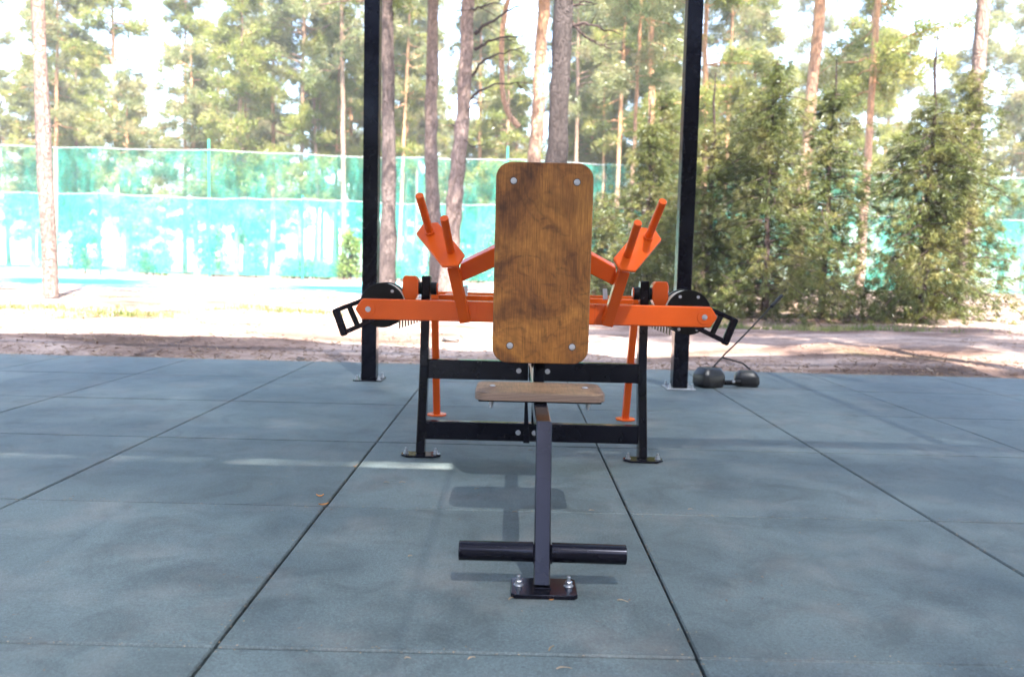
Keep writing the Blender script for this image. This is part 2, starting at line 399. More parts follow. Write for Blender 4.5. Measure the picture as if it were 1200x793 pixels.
# front foot
def base_plate(x, y, hx, hy, c, bolts, m='black'):
    p = part(MB().prism(chamf(hx, hy, c), W(x, y, .0005), (1, 0, 0), (0, 1, 0), (0, 0, 1), .0115 if hy > .05 else .0085, .0015), 'base_plate', m)
    for bx, by in bolts: bolt('anchor', W(x+bx, y+by, .0121 if hy > .05 else .0091), p, OR, .95)
    return p
base_plate(0, 1.99, 0.081, .056, .009, ((-.062, .004), (.062, .004)))
part(MB().bar(W(-.005, 1.995, .009), W(-.003, 2.168, .388), .041, .041), 'front_post', 'black')
part(MB().bar(W(-.003, 2.150, .364), W(0, 3.44, .366), .0405, .05), 'seat_beam', 'black')
r = part(MB().cyl(W(-.213, 2.018, .089), W(-.027, 2.018, .089), .0245, 32).cyl(W(.019, 2.018, .089), W(.205, 2.018, .087), .0245, 32), 'foot_roller', 'black')
# seat
st = part(MB().prism(rrect(.1975, .128, .042), W(-.004, 2.582, .3965), (1, 0, 0), (0, 1, 0), (0, 0, 1), .0245, .002), 'seat', 'seatwood')
for sx in (-.146, .146): bolt('dome', W(sx-.004, 2.60, .4205), st, OR, 1.0, (R(-90), 0, 0))
sp = part(MB().box(W(-.19, 2.475, .3905), W(.182, 2.53, .3960), .001).box(W(-.19, 2.64, .3905), W(.182, 2.69, .3960), .001), 'seat_bracket', 'black')
for sx in (-.152, .144): 
    o = bolt('anchor', W(sx, 2.505, .3905), sp, OR, .9, (R(180), 0, .3))
# backrest
bk = part(MB().prism(rrect(.1665, .344, .054, 9), W(.006, 2.858, .810), (1, 0, 0), (0, 0, 1), (0, 1, 0), .018, .0025), 'backrest', 'wood')
for sx in (-.108, .108):
    for sz in (.526, 1.090): bolt('dome', W(.008+sx, 2.858, sz), bk, OR, 1.02)
part(MB().prism(rrect(.1655, .343, .054, 9), W(.006, 2.8765, .810), (1, 0, 0), (0, 0, 1), (0, 1, 0), .006, .001), 'backing_board', 'plyedge')
part(MB().box(W(-.13, 2.883, .50), W(.14, 2.888, .55), .001), 'backrest_bracket', 'black')
part(MB().box(W(-.13, 2.883, 1.065), W(.14, 2.888, 1.115), .001), 'backrest_bracket', 'black')
part(MB().bar(W(.006, 2.94, .392), W(.006, 2.91, 1.12), .040, .040), 'backrest_post', 'black')
# side frames
for sx in (-1, 1):
    base_plate(sx*.4665+.002, 3.425, .083, .043, .030, ((-.062, .0), (.062, .0)))
    part(MB().bar(W(sx*.4655, 3.430, .009), W(sx*.4635, 3.512, .366), .037, .058), 'leg', 'black')
    part(MB().bar(W(sx*.4635, 3.514, .362), W(sx*.460, 3.514, .752), .0365, .056), 'upright', 'black')
    # pivot shaft: bearing sleeves, orange lug, end washer
    part(MB().cyl(W(sx*.500, 3.50, .700), W(sx*.4795, 3.50, .700), .027, 26), 'bearing', 'black_matt')
    part(MB().cyl(W(sx*.4405, 3.50, .700), W(sx*.416, 3.50, .700), .027, 26), 'bearing', 'black_matt')
    wsh = part(MB().cyl(W(sx*.4155, 3.50, .700), W(sx*.410, 3.50, .700), .024, 24), 'washer', 'orange')
    bolt('hex', W(sx*.4095, 3.50, .700), wsh, OR, 1, (0, 0, R(90)*sx))
    lug = part(MB().prism([(-.026, .05), (-.033, .034), (-.033, -.026), (-.022, -.05), (.022, -.05), (.033, -.026), (.033, .034), (.020, .05)], W(sx*.523, 3.46, .702), (sx*-1, 0, 0), (0, 0, 1), (0, 1, 0), .07, .004), 'pivot_lug', 'orange')
    bolt('hex', W(sx*.5565, 3.47, .706), lug, OR, .9, (0, 0, R(-90)*sx))
    # cable wheel: two black flanges with a cream drum between them
    wc = W(sx*.630, 0, .629)
    wh = part(MB().cyl((wc[0], 3.400, wc[2]), (wc[0], 3.4085, wc[2]), .0925, 56, .002), 'wheel_flange', 'black_matt')
    part(MB().cyl((wc[0], 3.409, wc[2]), (wc[0], 3.4995, wc[2]), .0885, 56, .001), 'wheel_drum', 'cream')
    part(MB().cyl((wc[0], 3.500, wc[2]), (wc[0], 3.545, wc[2]), .0925, 56, .002), 'wheel_flange', 'black_matt')
    for bx, bz in (((.041, .058), (-.047, -.062)) if sx < 0 else ((-.037, .064), (.037, .064), (-.037, -.070), (.037, -.070))):
        bolt('dome', (wc[0]+bx, 3.400, wc[2]+bz), wh, OR, .62)
    # D handle
    hd = part(MB().bar(W(sx*.823, 3.405, .610), W(sx*.783, 3.405, .500), .026, .030, (0, 1, 0), .006)
              .bar(W(sx*.822, 3.405, .602), W(sx*.700, 3.405, .651), .020, .018, (0, 1, 0), .004)
              .bar(W(sx*.787, 3.405, .512), W(sx*.660, 3.405, .570), .020, .019, (0, 1, 0), .004), 'handle_frame', 'black')
    part(MB().cyl(W(sx*.764, 3.405, .617), W(sx*.731, 3.405, .541), .0115, 20), 'handle_grip', 'black_matt', hd)
    # fan of thin strips hanging below the bar
    for k in range(9):
        L = .050-.0042*k
        o = MB().prism([(0, 0), (.0085, 0), (.0075, -L), (.0018, -L)], W(sx*(.566-.0115*k), 3.432+.004*k, .582), (sx*-1, 0, 0), (0, 0, 1), (0, 1, 0), .006, .0004)
        part(o, 'hanging_strip', 'tan')
    part(MB().box(W(min(sx*.57, sx*.45), 3.425, .582), W(max(sx*.57, sx*.45), 3.49, .590), .001), 'strip_clamp', 'black_matt')
    # hand peg plate
    n = Vector((sx*.02, -.14, .119)).normalized(); e = Vector((-sx*.135, -.13, -.155)); e = (e-n*e.dot(n)).normalized(); wv = n.cross(e)
    cpt = Vector(W(sx*.371, 3.125, .878))
    pl = part(MB().prism([(-.134, 0), (-.104, .048), (.102, .048), (.134, 0), (.102, -.048), (-.104, -.048)], cpt-n*.012, e, wv, n, .012, .003), 'peg_plate', 'orange')
    for (bx, bz, by), (ex, ez, ey) in (((.415, .926, 3.16), (.440, 1.047, 3.02)), ((.329, .847, 3.10), (.344, .965, 2.96))):
        part(MB().cyl(Vector(W(sx*bx, by, bz))-n*.02, W(sx*ex, ey, ez), .0150, 26, .002).cyl(Vector(W(sx*bx, by, bz))-n*.004, Vector(W(sx*bx, by, bz))+n*.003, .0185, 26, .002), 'hand_peg', 'orange', pl)
    part(MB().bar(W(sx*.322, 3.125, .797), W(sx*.277, 3.226, .584), .042, .038, (1, 0, 0)), 'plate_stay', 'orange')
    part(MB().prism([(sx*.310, .728), (sx*.296, .803), (sx*.010, .948), (sx*.010, .866)], (OX, 3.17+.785*.36, 0), (1, 0, 0), (0, -.36, 1), (0, .94, .34), .045, .003), 'yoke_arm', 'orange')
    part(MB().prism([(-.008, 0), (.011, 0), (.007, .045), (-.010, .045)], W(sx*.292, 3.46, .672), (sx, 0, 0), (0, 0, 1), (0, 1, 0), .012, .001), 'clip', 'pale_clip')
    # rear orange support
    x0 = -.485 if sx < 0 else .523
    part(MB().bar(W(x0, 4.38, .008), W(x0, 4.15, .640), .036, .036), 'rear_leg', 'orange')
    part(MB().prism([(.054*math.cos(R(22.5+45*i)), .054*math.sin(R(22.5+45*i))) for i in range(8)], W(x0, 4.38, .0005), (1, 0, 0), (0, 1, 0), (0, 0, 1), .0085, .0015), 'foot_plate', 'orange')
    part(MB().bar(W(sx*.40, 3.61, .640), W(sx*.40, 4.13, .645), .04, .04), 'side_rail', 'orange')
part(MB().box(W(-.021, 3.12, .868), W(.021, 3.20, .945), .002), 'yoke_block', 'orange')
part(MB().box(W(-.51, 4.13, .630), W(.55, 4.17, .668), .003), 'rear_rail', 'orange')
part(MB().box(W(-.415, 3.56, .612), W(.425, 3.61, .672), .003), 'middle_rail', 'orange')
bead(W(-.0225, 1.972, .013), W(.0175, 1.972, .013), 'black')
for sx in (-1, 1):
    bead(W(sx*.4655-.018, 3.399, .011), W(sx*.4655+.018, 3.399, .011), 'black')
    bead(W(sx*.322+.0215, 3.2475, .655)-Vector((sx*.030, 0, 0)) if 0 else W(sx*.2965+.0225, 3.2485, .658), W(sx*.279+.0225, 3.2485, .584)); bead(W(sx*.2965-.0225, 3.2485, .658), W(sx*.279-.0225, 3.2485, .584))
    bead(W(sx*.343, 3.106, .797), W(sx*.301, 3.106, .797)); bead(W(sx*.4445, 3.460, .322), W(sx*.4445, 3.460, .402), 'black'); bead(W(sx*.4465, 3.423, .072), W(sx*.4465, 3.423, .146), 'black')
bead(W(-.0255, 2.004, .065), W(-.0255, 2.004, .113), 'black'); bead(W(.0175, 2.004, .065), W(.0175, 2.004, .113), 'black')
# cross beams
ub = part(MB().box(W(-.444, 3.462, .322), W(-.021, 3.502, .403), .003), 'crossbeam', 'black'); bolt('hex', W(-.061, 3.462, .364), ub, OR)
ub = part(MB().box(W(-.010, 3.462, .322), W(.444, 3.502, .403), .003), 'crossbeam', 'black'); bolt('hex', W(.060, 3.462, .364), ub, OR)
lb = part(MB().box(W(-.446, 3.425, .070), W(.446, 3.465, .147), .003), 'crossbeam', 'black')
for bx in (-.058, .010): bolt('hex', W(bx, 3.425, .108), lb, OR)
part(MB().prism([(-.033, .321), (-.027, .321), (-.010, .070), (-.036, .070)], (OX, 3.395, 0), (1, 0, 0), (0, 0, 1), (0, 1, 0), .029, .001), 'gusset', 'black')
part(MB().box(W(-.002, 3.50, .070), W(.038, 3.54, .403), .002), 'rear_post', 'black')
# the long orange lever bar with pointed ends
lv = part(MB().prism([(-.713, .6195), (-.686, .660), (.686, .660), (.713, .6195), (.686, .579), (-.686, .579)], (OX, 3.25, 0), (1, 0, 0), (0, 0, 1), (0, 1, 0), .06, .004), 'lever_bar', 'orange')
for sx in (-1, 1):
    dd = MB().cyl(W(sx*.661, 3.25, .6195), W(sx*.661, 3.2465, .6195), .0285, 36, .001); dd = part(dd, 'end_disc', 'orange', lv)
    o = link('bolt', FX['hex'], lv, Vector(W(sx*.661, 3.2465, .6195))-OR)
    part(MB().box(W(min(sx*.235, sx*.229), 3.2475, .5795), W(max(sx*.235, sx*.229), 3.2502, .6595), .001), 'weld_seam', 'orange', lv)

# ------------------------------------------------------------------ pavilion
pv = empty('pavilion', (.08, 1.8, 0), 'black canopy whose two slim square steel posts rise behind the exercise machine', 'pavilion')
PO = Vector((.08, 1.8, 0))
for k, (px, py) in enumerate(((-.978, 5.685), (1.152, 5.64), (-4.35, 5.66), (4.5, 5.66), (-4.35, -.62), (4.5, -.62))):
    p = MB().box((px-.051, py-.051, .009), (px+.051, py+.051, 3.12), .004).build('post', M['black'], pv, PO)
    if k == 1: p['label'] = 'right black post, beside the black rubber weights'
    if k == 0: p['label'] = 'left black post, in front of a pine trunk'
    bp = MB().box((px-.098, py-.098, .0005), (px+.098, py+.098, .009), .0015).build('base_plate', M['steel' if k == 1 else 'black'], pv, PO)
    for bx in (-.075, .075):
        for by in (-.075, .075): bolt('anchor', (px+bx, py+by, .009), bp, PO, 1.25)
for y in (5.66, 1.95, -.62): MB().box((-4.6, y-.05, 3.125), (4.75, y+.05, 3.225), .003).build('beam', M['black'], pv, PO)
for x in (-4.3, -2.45, 2.8, 4.45): MB().box((x-.03, -.82, 3.228), (x+.03, 6.15, 3.288), .003).build('rafter', M['black'], pv, PO)
xe = [-4.7, -3.65, -2.6, -1.5, -.5, .5, 1.6, 2.7, 3.8, 4.85]
for i in range(9):
    x0, x1 = xe[i]-.004, xe[i+1]+.004; zr = 3.292+.010*(i % 2)
    slot = i in (3, 4)
    MB().box((x0, -.85, zr), (x1, 1.225 if slot else 1.50, zr+.006), 0).build('roof_sheet', M['roof'], pv, PO, False)
    MB().box((x0, 1.322 if slot else 1.463, zr if slot else zr+.02), (x1, 6.25, zr+(.006 if slot else .026)), 0).build('roof_sheet', M['roof'], pv, PO, False)

# ------------------------------------------------------------------ black weights on the right
wt = empty('rubber_weight', (1.385, 5.74, 0), 'faceted black rubber weight right of the right post, thin black rod rising from it', 'weight')
def lump(cx, cy, hx, hy, h, seed, rz):
    rr = random.Random(seed); b = bmesh.new(); lay = []
    prof = [(.90, 0), (1., .22), (.97, .66), (.70, 1.)]
    for s_, z in prof:
        ring = []
        for (px, py) in chamf(1, 1, .30):
            q = Matrix.Rotation(rz, 2) @ Vector((px*hx*s_*(1+rr.uniform(-.05, .05)), py*hy*s_*(1+rr.uniform(-.05, .05))))
            ring.append(b.verts.new((cx+q.x, cy+q.y, .002+h*z*(1+rr.uniform(-.03, .03)))))
        lay.append(ring)
    for a, c in zip(lay, lay[1:]):
        for i in range(8): b.faces.new((a[i], a[(i+1) % 8], c[(i+1) % 8], c[i]))
    b.faces.new(lay[0][::-1]); b.faces.new(lay[-1])
    bmesh.ops.bevel(b, geom=[e for e in b.edges], offset=.005, segments=1, affect='EDGES', profile=.5, clamp_overlap=True)
    return b
def lump_obj(name, parent, org, *a):
    b = lump(*a)
    mb = MB(); mb.bm.free(); mb.bm = b; return mb.build(name, M['rubber_black'], parent, org)
WO = Vector((1.385, 5.74, 0))
lump_obj('weight_body', wt, WO, 1.385, 5.75, .098, .080, .132, 3, .5)
MB().path([(1.40, 5.76, .122), (1.45, 5.80, .165), (1.52, 5.86, .225), (1.60, 5.92, .285), (1.78, 6.06, .43), (1.95, 6.2, .57)], .0065).build('rod', M['black_matt'], wt, WO)
MB().cyl((1.93, 6.18, .553), (2.03, 6.26, .635), .014, 16).build('grip', M['black_matt'], wt, WO)
MB().path([(1.49, 5.83, .20), (1.55, 5.84, .185), (1.64, 5.83, .16), (1.69, 5.82, .12)], .006).build('cable', M['black_matt'], wt, WO)
w2 = empty('rubber_weight', (1.66, 5.78, 0), 'smaller black rubber weight with a silver bolt, lying right of the faceted one', 'weight')
WO2 = Vector((1.66, 5.78, 0))
lump_obj('weight_body', w2, WO2, 1.67, 5.83, .085, .07, .105, 8, -.2)
MB().path([(1.49, 5.76, .03), (1.55, 5.73, .035), (1.60, 5.72, .04)], .018, 12).build('neck', M['black_matt'], w2, WO2)
o = link('bolt', FX['dome'], w2, Vector((1.548, 5.712, .045))-WO2)

# ------------------------------------------------------------------ vegetation
def npmesh(name, V, F, m):
    me = bpy.data.meshes.new(name); n = len(V); k = F.shape[1]
    me.vertices.add(n); me.vertices.foreach_set('co', V.astype(np.float32).ravel())
    me.loops.add(F.size); me.loops.foreach_set('vertex_index', F.astype(np.int32).ravel())
    me.polygons.add(len(F)); me.polygons.foreach_set('loop_start', np.arange(0, F.size, k, dtype=np.int32))
    me.polygons.foreach_set('loop_total', np.full(len(F), k, dtype=np.int32))
    me.update(calc_edges=True); me.materials.append(m); return me
def tri_tufts(rs, P, D, per, L, wd, spread):
    """P tuft centres, D tuft directions; per blades each"""
    n = len(P); p = np.repeat(P, per, 0); d = np.repeat(D, per, 0) + rs.normal(0, spread, (n*per, 3))
    d /= np.linalg.norm(d, axis=1, keepdims=True)+1e-9
    p = p + rs.normal(0, L*.28, p.shape)
    s = np.cross(d, rs.normal(0, 1, d.shape)); s /= np.linalg.norm(s, axis=1, keepdims=True)+1e-9
    l = L*rs.uniform(.6, 1.25, (n*per, 1)); ww = wd*rs.uniform(.6, 1.3, (n*per, 1))
    V = np.stack([p-s*ww*.5, p+s*ww*.5, p+d*l], 1).reshape(-1, 3)
    return V, np.arange(len(V)).reshape(-1, 3)
def tube_np(pts, rad, seg, base=0):
    pts = np.array(pts, float); n = len(pts); V = []
    for i in range(n):
        d = pts[min(i+1, n-1)]-pts[max(i-1, 0)]; d /= np.linalg.norm(d)+1e-9
        u = np.cross(d, (.31, .17, .93) if abs(d[2]) < .8 else (1, .05, .02)); u /= np.linalg.norm(u); v = np.cross(d, u)
        a = np.arange(seg)*2*math.pi/seg
        V.append(pts[i]+(np.outer(np.cos(a), u)+np.outer(np.sin(a), v))*rad[i])
    V = np.concatenate(V); F = []
    for i in range(n-1):
        for t in range(seg): F.append((base+i*seg+t, base+i*seg+(t+1) % seg, base+(i+1)*seg+(t+1) % seg, base+(i+1)*seg+t))
    return V, F
def pine_crown(seed, z0, z1, rmax, nb, L=.30, wd=.045, per=11, dens=1., droop=.25, trunk=None):
    """limbs and needles of a Scots pine; trunk(z) gives the trunk's axis"""
    rs = np.random.RandomState(seed); LV, LF, base = [], [], 0; P, D = [], []
    for i in range(nb):
        f = rs.rand()**.85; z = z0+(z1-z0)*f; a = rs.rand()*6.283
        ln_ = rmax*(.45+.75*math.sin(math.pi*min(1, .22+.75*f)))*rs.uniform(.5, 1.1); n = 7
        t = np.linspace(0, 1, n); rise = rs.uniform(-.15, .45)
        bx, by = trunk(z) if trunk else (0, 0)
        wob = np.cumsum(rs.normal(0, .05*ln_, (n, 3)), 0); wob[0] = 0
        pts = np.stack([bx+math.cos(a)*t*ln_, by+math.sin(a)*t*ln_, z+rise*t*ln_-droop*ln_*t**2.2], 1)+wob
        v, fc = tube_np(pts, np.linspace(.035, .008, n)*(ln_/2+.4), 4, base); LV.append(v); LF += fc; base += len(v)
        m = int(9*dens*(ln_/2+.6))
        for k in range(m):
            tt = rs.uniform(.3, 1.); q = pts[0]*0
            j = min(int(tt*(n-1)), n-2); fr = tt*(n-1)-j; q = pts[j]*(1-fr)+pts[j+1]*fr
            off = rs.normal(0, 1, 3)*np.array([.32, .32, .16])*(.35+.30*ln_)*(1.1-.4*tt)
            c = q+off; dd = np.array([math.cos(a), math.sin(a), .25])+off
            kk = rs.randint(3, 7)
            cc = c+rs.normal(0, .14, (kk, 3)); P.append(cc); D.append(np.tile(dd/np.linalg.norm(dd), (kk, 1)))
    V, F = tri_tufts(rs, np.concatenate(P), np.concatenate(D), per, L, wd, .75)
    return (np.concatenate(LV), np.array(LF)), (V, F)
def trunk_mesh(name, pts, rad, m, seg=14, seed=0, sub=26):
    pts = np.array(pts, float); rs = np.random.RandomState(seed)
    zz = np.linspace(0, 1, len(pts)); t = np.linspace(0, 1, sub)
    P = np.stack([np.interp(t, zz, pts[:, k]) for k in range(3)], 1); r = np.interp(t, zz, rad)
    for _ in range(2):
        P[1:-1] = (P[:-2]+2*P[1:-1]+P[2:])/4
    P[1:-1, :2] += rs.normal(0, .012, (sub-2, 2))
    V, F = tube_np(P, r*(1+rs.normal(0, .03, sub)), seg)
    V[:, :2] += rs.normal(0, .008, (len(V), 2))
    me = npmesh(name, V, np.array(F), m); me.shade_smooth(); return me, P
def mk_tree(x, y, pts, rad, bark, crown, label, cat='pine tree', seed=0, group=None, needle='needle', name='pine_tree'):
    """pts are (dx, dy, z) of the trunk axis relative to the foot"""
    e_ = empty(name, (x, y, -.03), label, cat, group)
    me, P = trunk_mesh('trunk', pts, rad, M[bark], 18, seed, 34); link('trunk', me, e_)
    if crown:
        tx = lambda z: (float(np.interp(z, P[:, 2], P[:, 0])), float(np.interp(z, P[:, 2], P[:, 1])))
        (lv_, lf), (v, f) = pine_crown(seed+50, trunk=tx, **crown)
        link('limbs', npmesh('limbs', lv_, lf, M[bark]), e_); link('crown', npmesh('crown', v, f, M[needle]), e_)
    return e_
def dead_branch(tree, pts, r0=.03, r1=.008, m='deadwood', twigs=3, seed=0):
    rs = np.random.RandomState(seed); o = tree.location
    P = np.array(pts, float); t = np.linspace(0, 1, 16); zz = np.linspace(0, 1, len(P))
    Q = np.stack([np.interp(t, zz, P[:, k]) for k in range(3)], 1)
    for _ in range(3): Q[1:-1] = (Q[:-2]+2*Q[1:-1]+Q[2:])/4
    Q[1:-1] += rs.normal(0, .012, (14, 3)); Q -= np.array(o)
    V, F = tube_np(Q, np.linspace(r0, r1, 16), 6); vs = [V]; base = len(V)
    for k in range(twigs):
        j = rs.randint(5, 14); d = rs.normal(0, .2, 3)+np.array([.18, 0, -.05]); q = np.array([Q[j], Q[j]+d*.6, Q[j]+d+rs.normal(0, .06, 3)])
        v, f = tube_np(q, (r1*1.1, r1*.8, r1*.5), 4, base); vs.append(v); F += f; base += len(v)
    link('branch', npmesh('branch', np.concatenate(vs), np.array(F), M[m]), tree)

# the five big trunks close behind the machine
near = dict(z0=8.2, z1=16, rmax=2.4, nb=34, L=.2, wd=.022, per=14, dens=1.1)
t1 = mk_tree(-2.90, 19, [(0, 0, 0), (.02, 0, 3), (-.06, 0, 6.6), (-.1, .1, 11), (-.1, .1, 17)], [.20, .155, .13, .10, .03], 'bark_grey', near, 'grey pine standing just right of the left black post', seed=1)
t2 = mk_tree(-1.80, 20, [(.05, 0, 0), (-.05, 0, 1.2), (-.22, 0, 3), (-.24, 0, 5.9), (-.2, .1, 10), (-.1, .1, 16)], [.27, .19, .155, .135, .10, .03], 'bark_pink', dict(near, z0=6.9, rmax=2.2), 'pinkish pine trunk behind the left hand pegs, foliage hanging over its upper part', seed=2)
t3 = mk_tree(-1.47, 18, [(0, 0, 0), (.12, 0, 1.6), (.19, 0, 2.6), (.33, 0, 4.2), (.38, 0, 6.3), (.42, .1, 10), (.5, .1, 16)], [.23, .185, .165, .145, .125, .09, .03], 'bark_pink', dict(near, z0=8), 'leaning pine trunk with dark bare branches reaching right, left of the backrest', seed=3)
t5 = mk_tree(.26, 20, [(0, 0, 0), (.12, 0, 2.6), (.19, 0, 4), (.30, 0, 7.1), (.4, .1, 11), (.4, .1, 17)], [.20, .165, .152, .138, .10, .03], 'bark_orange', near, 'orange-pink pine trunk rising just left of the darkest trunk above the backrest', seed=4)
t6 = mk_tree(.70, 15, [(0, 0, 0), (.03, 0, 2.8), (.06, 0, 5.5), (.1, .1, 9), (.1, .1, 15)], [.24, .186, .165, .12, .03], 'bark_dark', dict(near, z0=7.2), 'thick dark grey pine trunk rising behind the top right of the backrest', seed=5)
t7 = mk_tree(3.62, 26, [(-.08, 0, 0), (-.02, 0, 2.8), (.02, 0, 6), (.08, 0, 9), (.1, 0, 14)], [.08, .066, .052, .045, .02], 'bark_orange', dict(z0=6.5, z1=13, rmax=1.3, nb=22, L=.25, wd=.03, per=10), 'slender orange pine behind the young spruces, left of the right black post', seed=6, needle='needle_pale')
def Pp(u, v, y, _f=970, _h=.794, _t=math.atan(82.5/970), _r=R(1.38)):
    """where the sight line through a point of the photograph meets the plane Y = y (used to measure positions)"""
    a, b = u-600, v-396.5; x = a*math.cos(_r)+b*math.sin(_r); q = -a*math.sin(_r)+b*math.cos(_r)
    Yy = _f*math.cos(_t)-q*math.sin(_t); Zz = -_f*math.sin(_t)-q*math.cos(_t); return (x*y/Yy, y, _h+Zz*y/Yy)
for k, (tr_, y, pts, r0) in enumerate((
    (t3, 18, [(556, 40), (563, 33), (580, 22), (600, 10), (616, 4)], .045),
    (t3, 18, [(556, 58), (566, 52), (582, 44), (604, 43), (622, 45)], .036),
    (t3, 18, [(552, 90), (560, 78), (574, 66), (592, 61), (615, 56)], .036),
    (t3, 18, [(551, 116), (560, 108), (574, 100), (592, 97), (620, 98)], .032),
    (t3, 18, [(544, 144), (546, 134), (551, 124), (560, 120)], .022),
    (t3, 18, [(541, 10), (552, 12), (566, 8), (578, 3), (590, 5)], .036),
    (t3, 18, [(548, 12), (538, 12), (529, 16)], .022),
    (t3, 18, [(530, 146), (538, 156), (546, 168), (556, 172), (566, 170)], .022),
    (t2, 20, [(501, 105), (504, 97), (502, 89), (496, 84)], .028),
    (t6, 15, [(670, 30), (686, 28), (704, 32), (728, 41)], .03),
    (t6, 15, [(670, 26), (680, 38), (694, 50), (716, 57)], .028),
    (t6, 15, [(668, 10), (684, 2), (700, 4)], .02),
    (t6, 15, [(665, 102), (661, 98), (668, 92)], .018),
    (t1, 19, [(459, 28), (461, 15), (458, 4)], .02))):
    dead_branch(tr_, [Pp(u, v, y+(-.06*i)) for i, (u, v) in enumerate(pts)], r0, .009, seed=k, twigs=3 if r0 > .025 else 1)
dead_branch(t5, [Pp(u, v, 20.2) for u, v in [(640, -60), (612, -40), (596, -14), (589, 20), (587, 60), (587, 100), (590, 122), (598, 139), (608, 149)]], .06, .075, m='bark_orange', twigs=0, seed=40)

# pines of the forest -- six kinds copied about
KINDS = []
for k, (h, z0, rmax, nb, nd, bark) in enumerate(((17, 5.2, 2.2, 50, 'needle', 'bark_orange'), (20, 8.5, 2.3, 50, 'needle_pale', 'bark_orange'), (15, 2.6, 2.1, 60, 'needle', 'bark_pink'), (22, 10, 2.5, 50, 'needle_pale', 'bark_pink'), (13, 1.6, 2.0, 64, 'needle_pale', 'bark_orange'), (18, 6.5, 2.2, 50, 'needle', 'bark_orange'), (17, 7.5, 2.2, 12, 'needle', 'bark_orange'))):
    rs = np.random.RandomState(100+k)
    lean = rs.normal(0, .35, 2)
    tm, P = trunk_mesh('trunk', [(0, 0, 0), (lean[0]*.3, lean[1]*.3, h*.35), (lean[0]*.7, lean[1]*.7, h*.7), (lean[0], lean[1], h)], [.17, .125, .09, .02], M[bark], 10, k, 20)
    tx = lambda z, P=P: (float(np.interp(z, P[:, 2], P[:, 0])), float(np.interp(z, P[:, 2], P[:, 1])))
    (lv_, lf), (v, f) = pine_crown(200+k, z0, h, rmax, nb, L=.30, wd=.05, per=9, dens=(1.0 if k < 6 else .8), trunk=tx)
    KINDS.append((tm, npmesh('limbs', lv_, lf, M[bark]), npmesh('crown', v, f, M[nd])))
GL = 'tall slim pine of the forest behind the green netting'
def forest_pine(x, y, k, s=1., label=GL, group='pines of the forest behind the netting', thin=1.):
    e_ = empty('pine_tree', (x, y, -.03), label, 'pine tree', group)
    e_.rotation_euler = (0, 0, random.random()*6.28); e_.scale = (s*thin, s*thin, s)
    for nm, me in zip(('trunk', 'limbs', 'crown'), KINDS[k]): link(nm, me, e_)
    return e_
# trunks that can be made out through the netting at the left
for u, y, s, k, th in ((351, 46, 1.0, 3, .95), (369, 50, .9, 1, .55), (377, 52, 1.0, 5, .6), (391, 48, .9, 0, .7), (403.5, 45, 1.1, 3, .9), (396, 56, 1, 1, .7), (467, 47, 1.0, 1, .75), (474, 52, .95, 5, .7), (487, 60, 1, 3, .8), (560, 50, 1, 1, .8), (581, 58, 1, 3, .8), (690, 52, 1, 5, .9), (705, 47, .95, 1, .6), (727, 55, 1, 0, .8), (751, 48, 1, 3, .7), (845, 47, 1, 1, .9), (872, 52, 1, 5, .9)):
    lb = {351: 'pale trunk seen through the netting nearest the left edge of the photograph', 403.5: 'brightest tall pine trunk seen through the netting, left of the left post', 391: 'slim trunk seen through the netting, directly left of the brightest one', 467: 'slim pale pine between the left post trunk and the pinkish trunk', 705: 'slim pine seen just right of the backrest above the netting', 751: 'slim pine behind the orange pine left of the right post'}.get(u)
    forest_pine(Pp(u, 320, y)[0], y, k, s, thin=th, **(dict(label=lb) if lb else {}))
placed = []
rf = random.Random(5)
while len(placed) < 120:
    y = rf.uniform(45, 92); x = rf.uniform(-.78, .78)*y
    if min([9]+[math.hypot(x-a, y-b) for a, b in placed]) < 2.3: continue
    placed.append((x, y)); forest_pine(x, y, rf.choice((0, 1, 2, 2, 3, 4, 4, 5)), rf.uniform(.85, 1.15), thin=rf.uniform(.8, 1.1))
# flanks, between the pavilion and the netting, at both sides of the court, and overhead behind the camera
for x, y, k, s, lab in ((-9.5, 17, 3, .95, 'pine at the far left, nearer than the netting'), (-12.8, 19.5, 1, 1, 'second pine from the left edge, nearer than the netting'), (6.9, 20.5, 1, 1.0, 'pine right of the spruces, nearer than the netting'), (9.4, 17.5, 3, 1, 'pine at the far right, nearer than the netting'), (12.5, 30, 5, 1, 'slim pine at the far right beside the court'), (8.2, 36, 0, 1, 'slim pine behind the spruces at the right'), (5.2, 31, 1, .95, 'slim pine behind the spruces right of the black post')):
    forest_pine(x, y, k, s, lab, None)
OVER = ((6.6, -8.6, 6, 1.42), (1.1, -9.4, 6, 1.40), (7.2, -11.8, 6, 1.6), (8.6, 4.6, 5, .8), (6.1, 2.6, 3, 1.0))  # unseen pines, placed for the dappled shade they throw
rf2 = random.Random(9); pb = [(a, b) for a, b, _, _ in OVER]
while len(pb) < 66:
    y = rf2.uniform(-38, 38); x = rf2.uniform(-40, 40)
    if -13.5 < y < -6 and -4 < x < 10: continue
    if y > -7 and (abs(x) < max(8.5, .95*y+1.5)): continue
    if min(math.hypot(x-a, y-b) for a, b in pb) < 3.2: continue
    pb.append((x, y)); forest_pine(x, y, rf2.choice((0, 2, 2, 4, 4, 5)), rf2.uniform(.8, 1.1), 'unseen pine placed beside or behind the camera for its dappled shade', 'pines round the pavilion outside the picture')
for x, y, k, s in OVER:
    forest_pine(x, y, k, s, thin=1.3 if k == 6 else 1., label='unseen pine placed beside or behind the camera for its dappled shade', group='pines round the pavilion outside the picture')

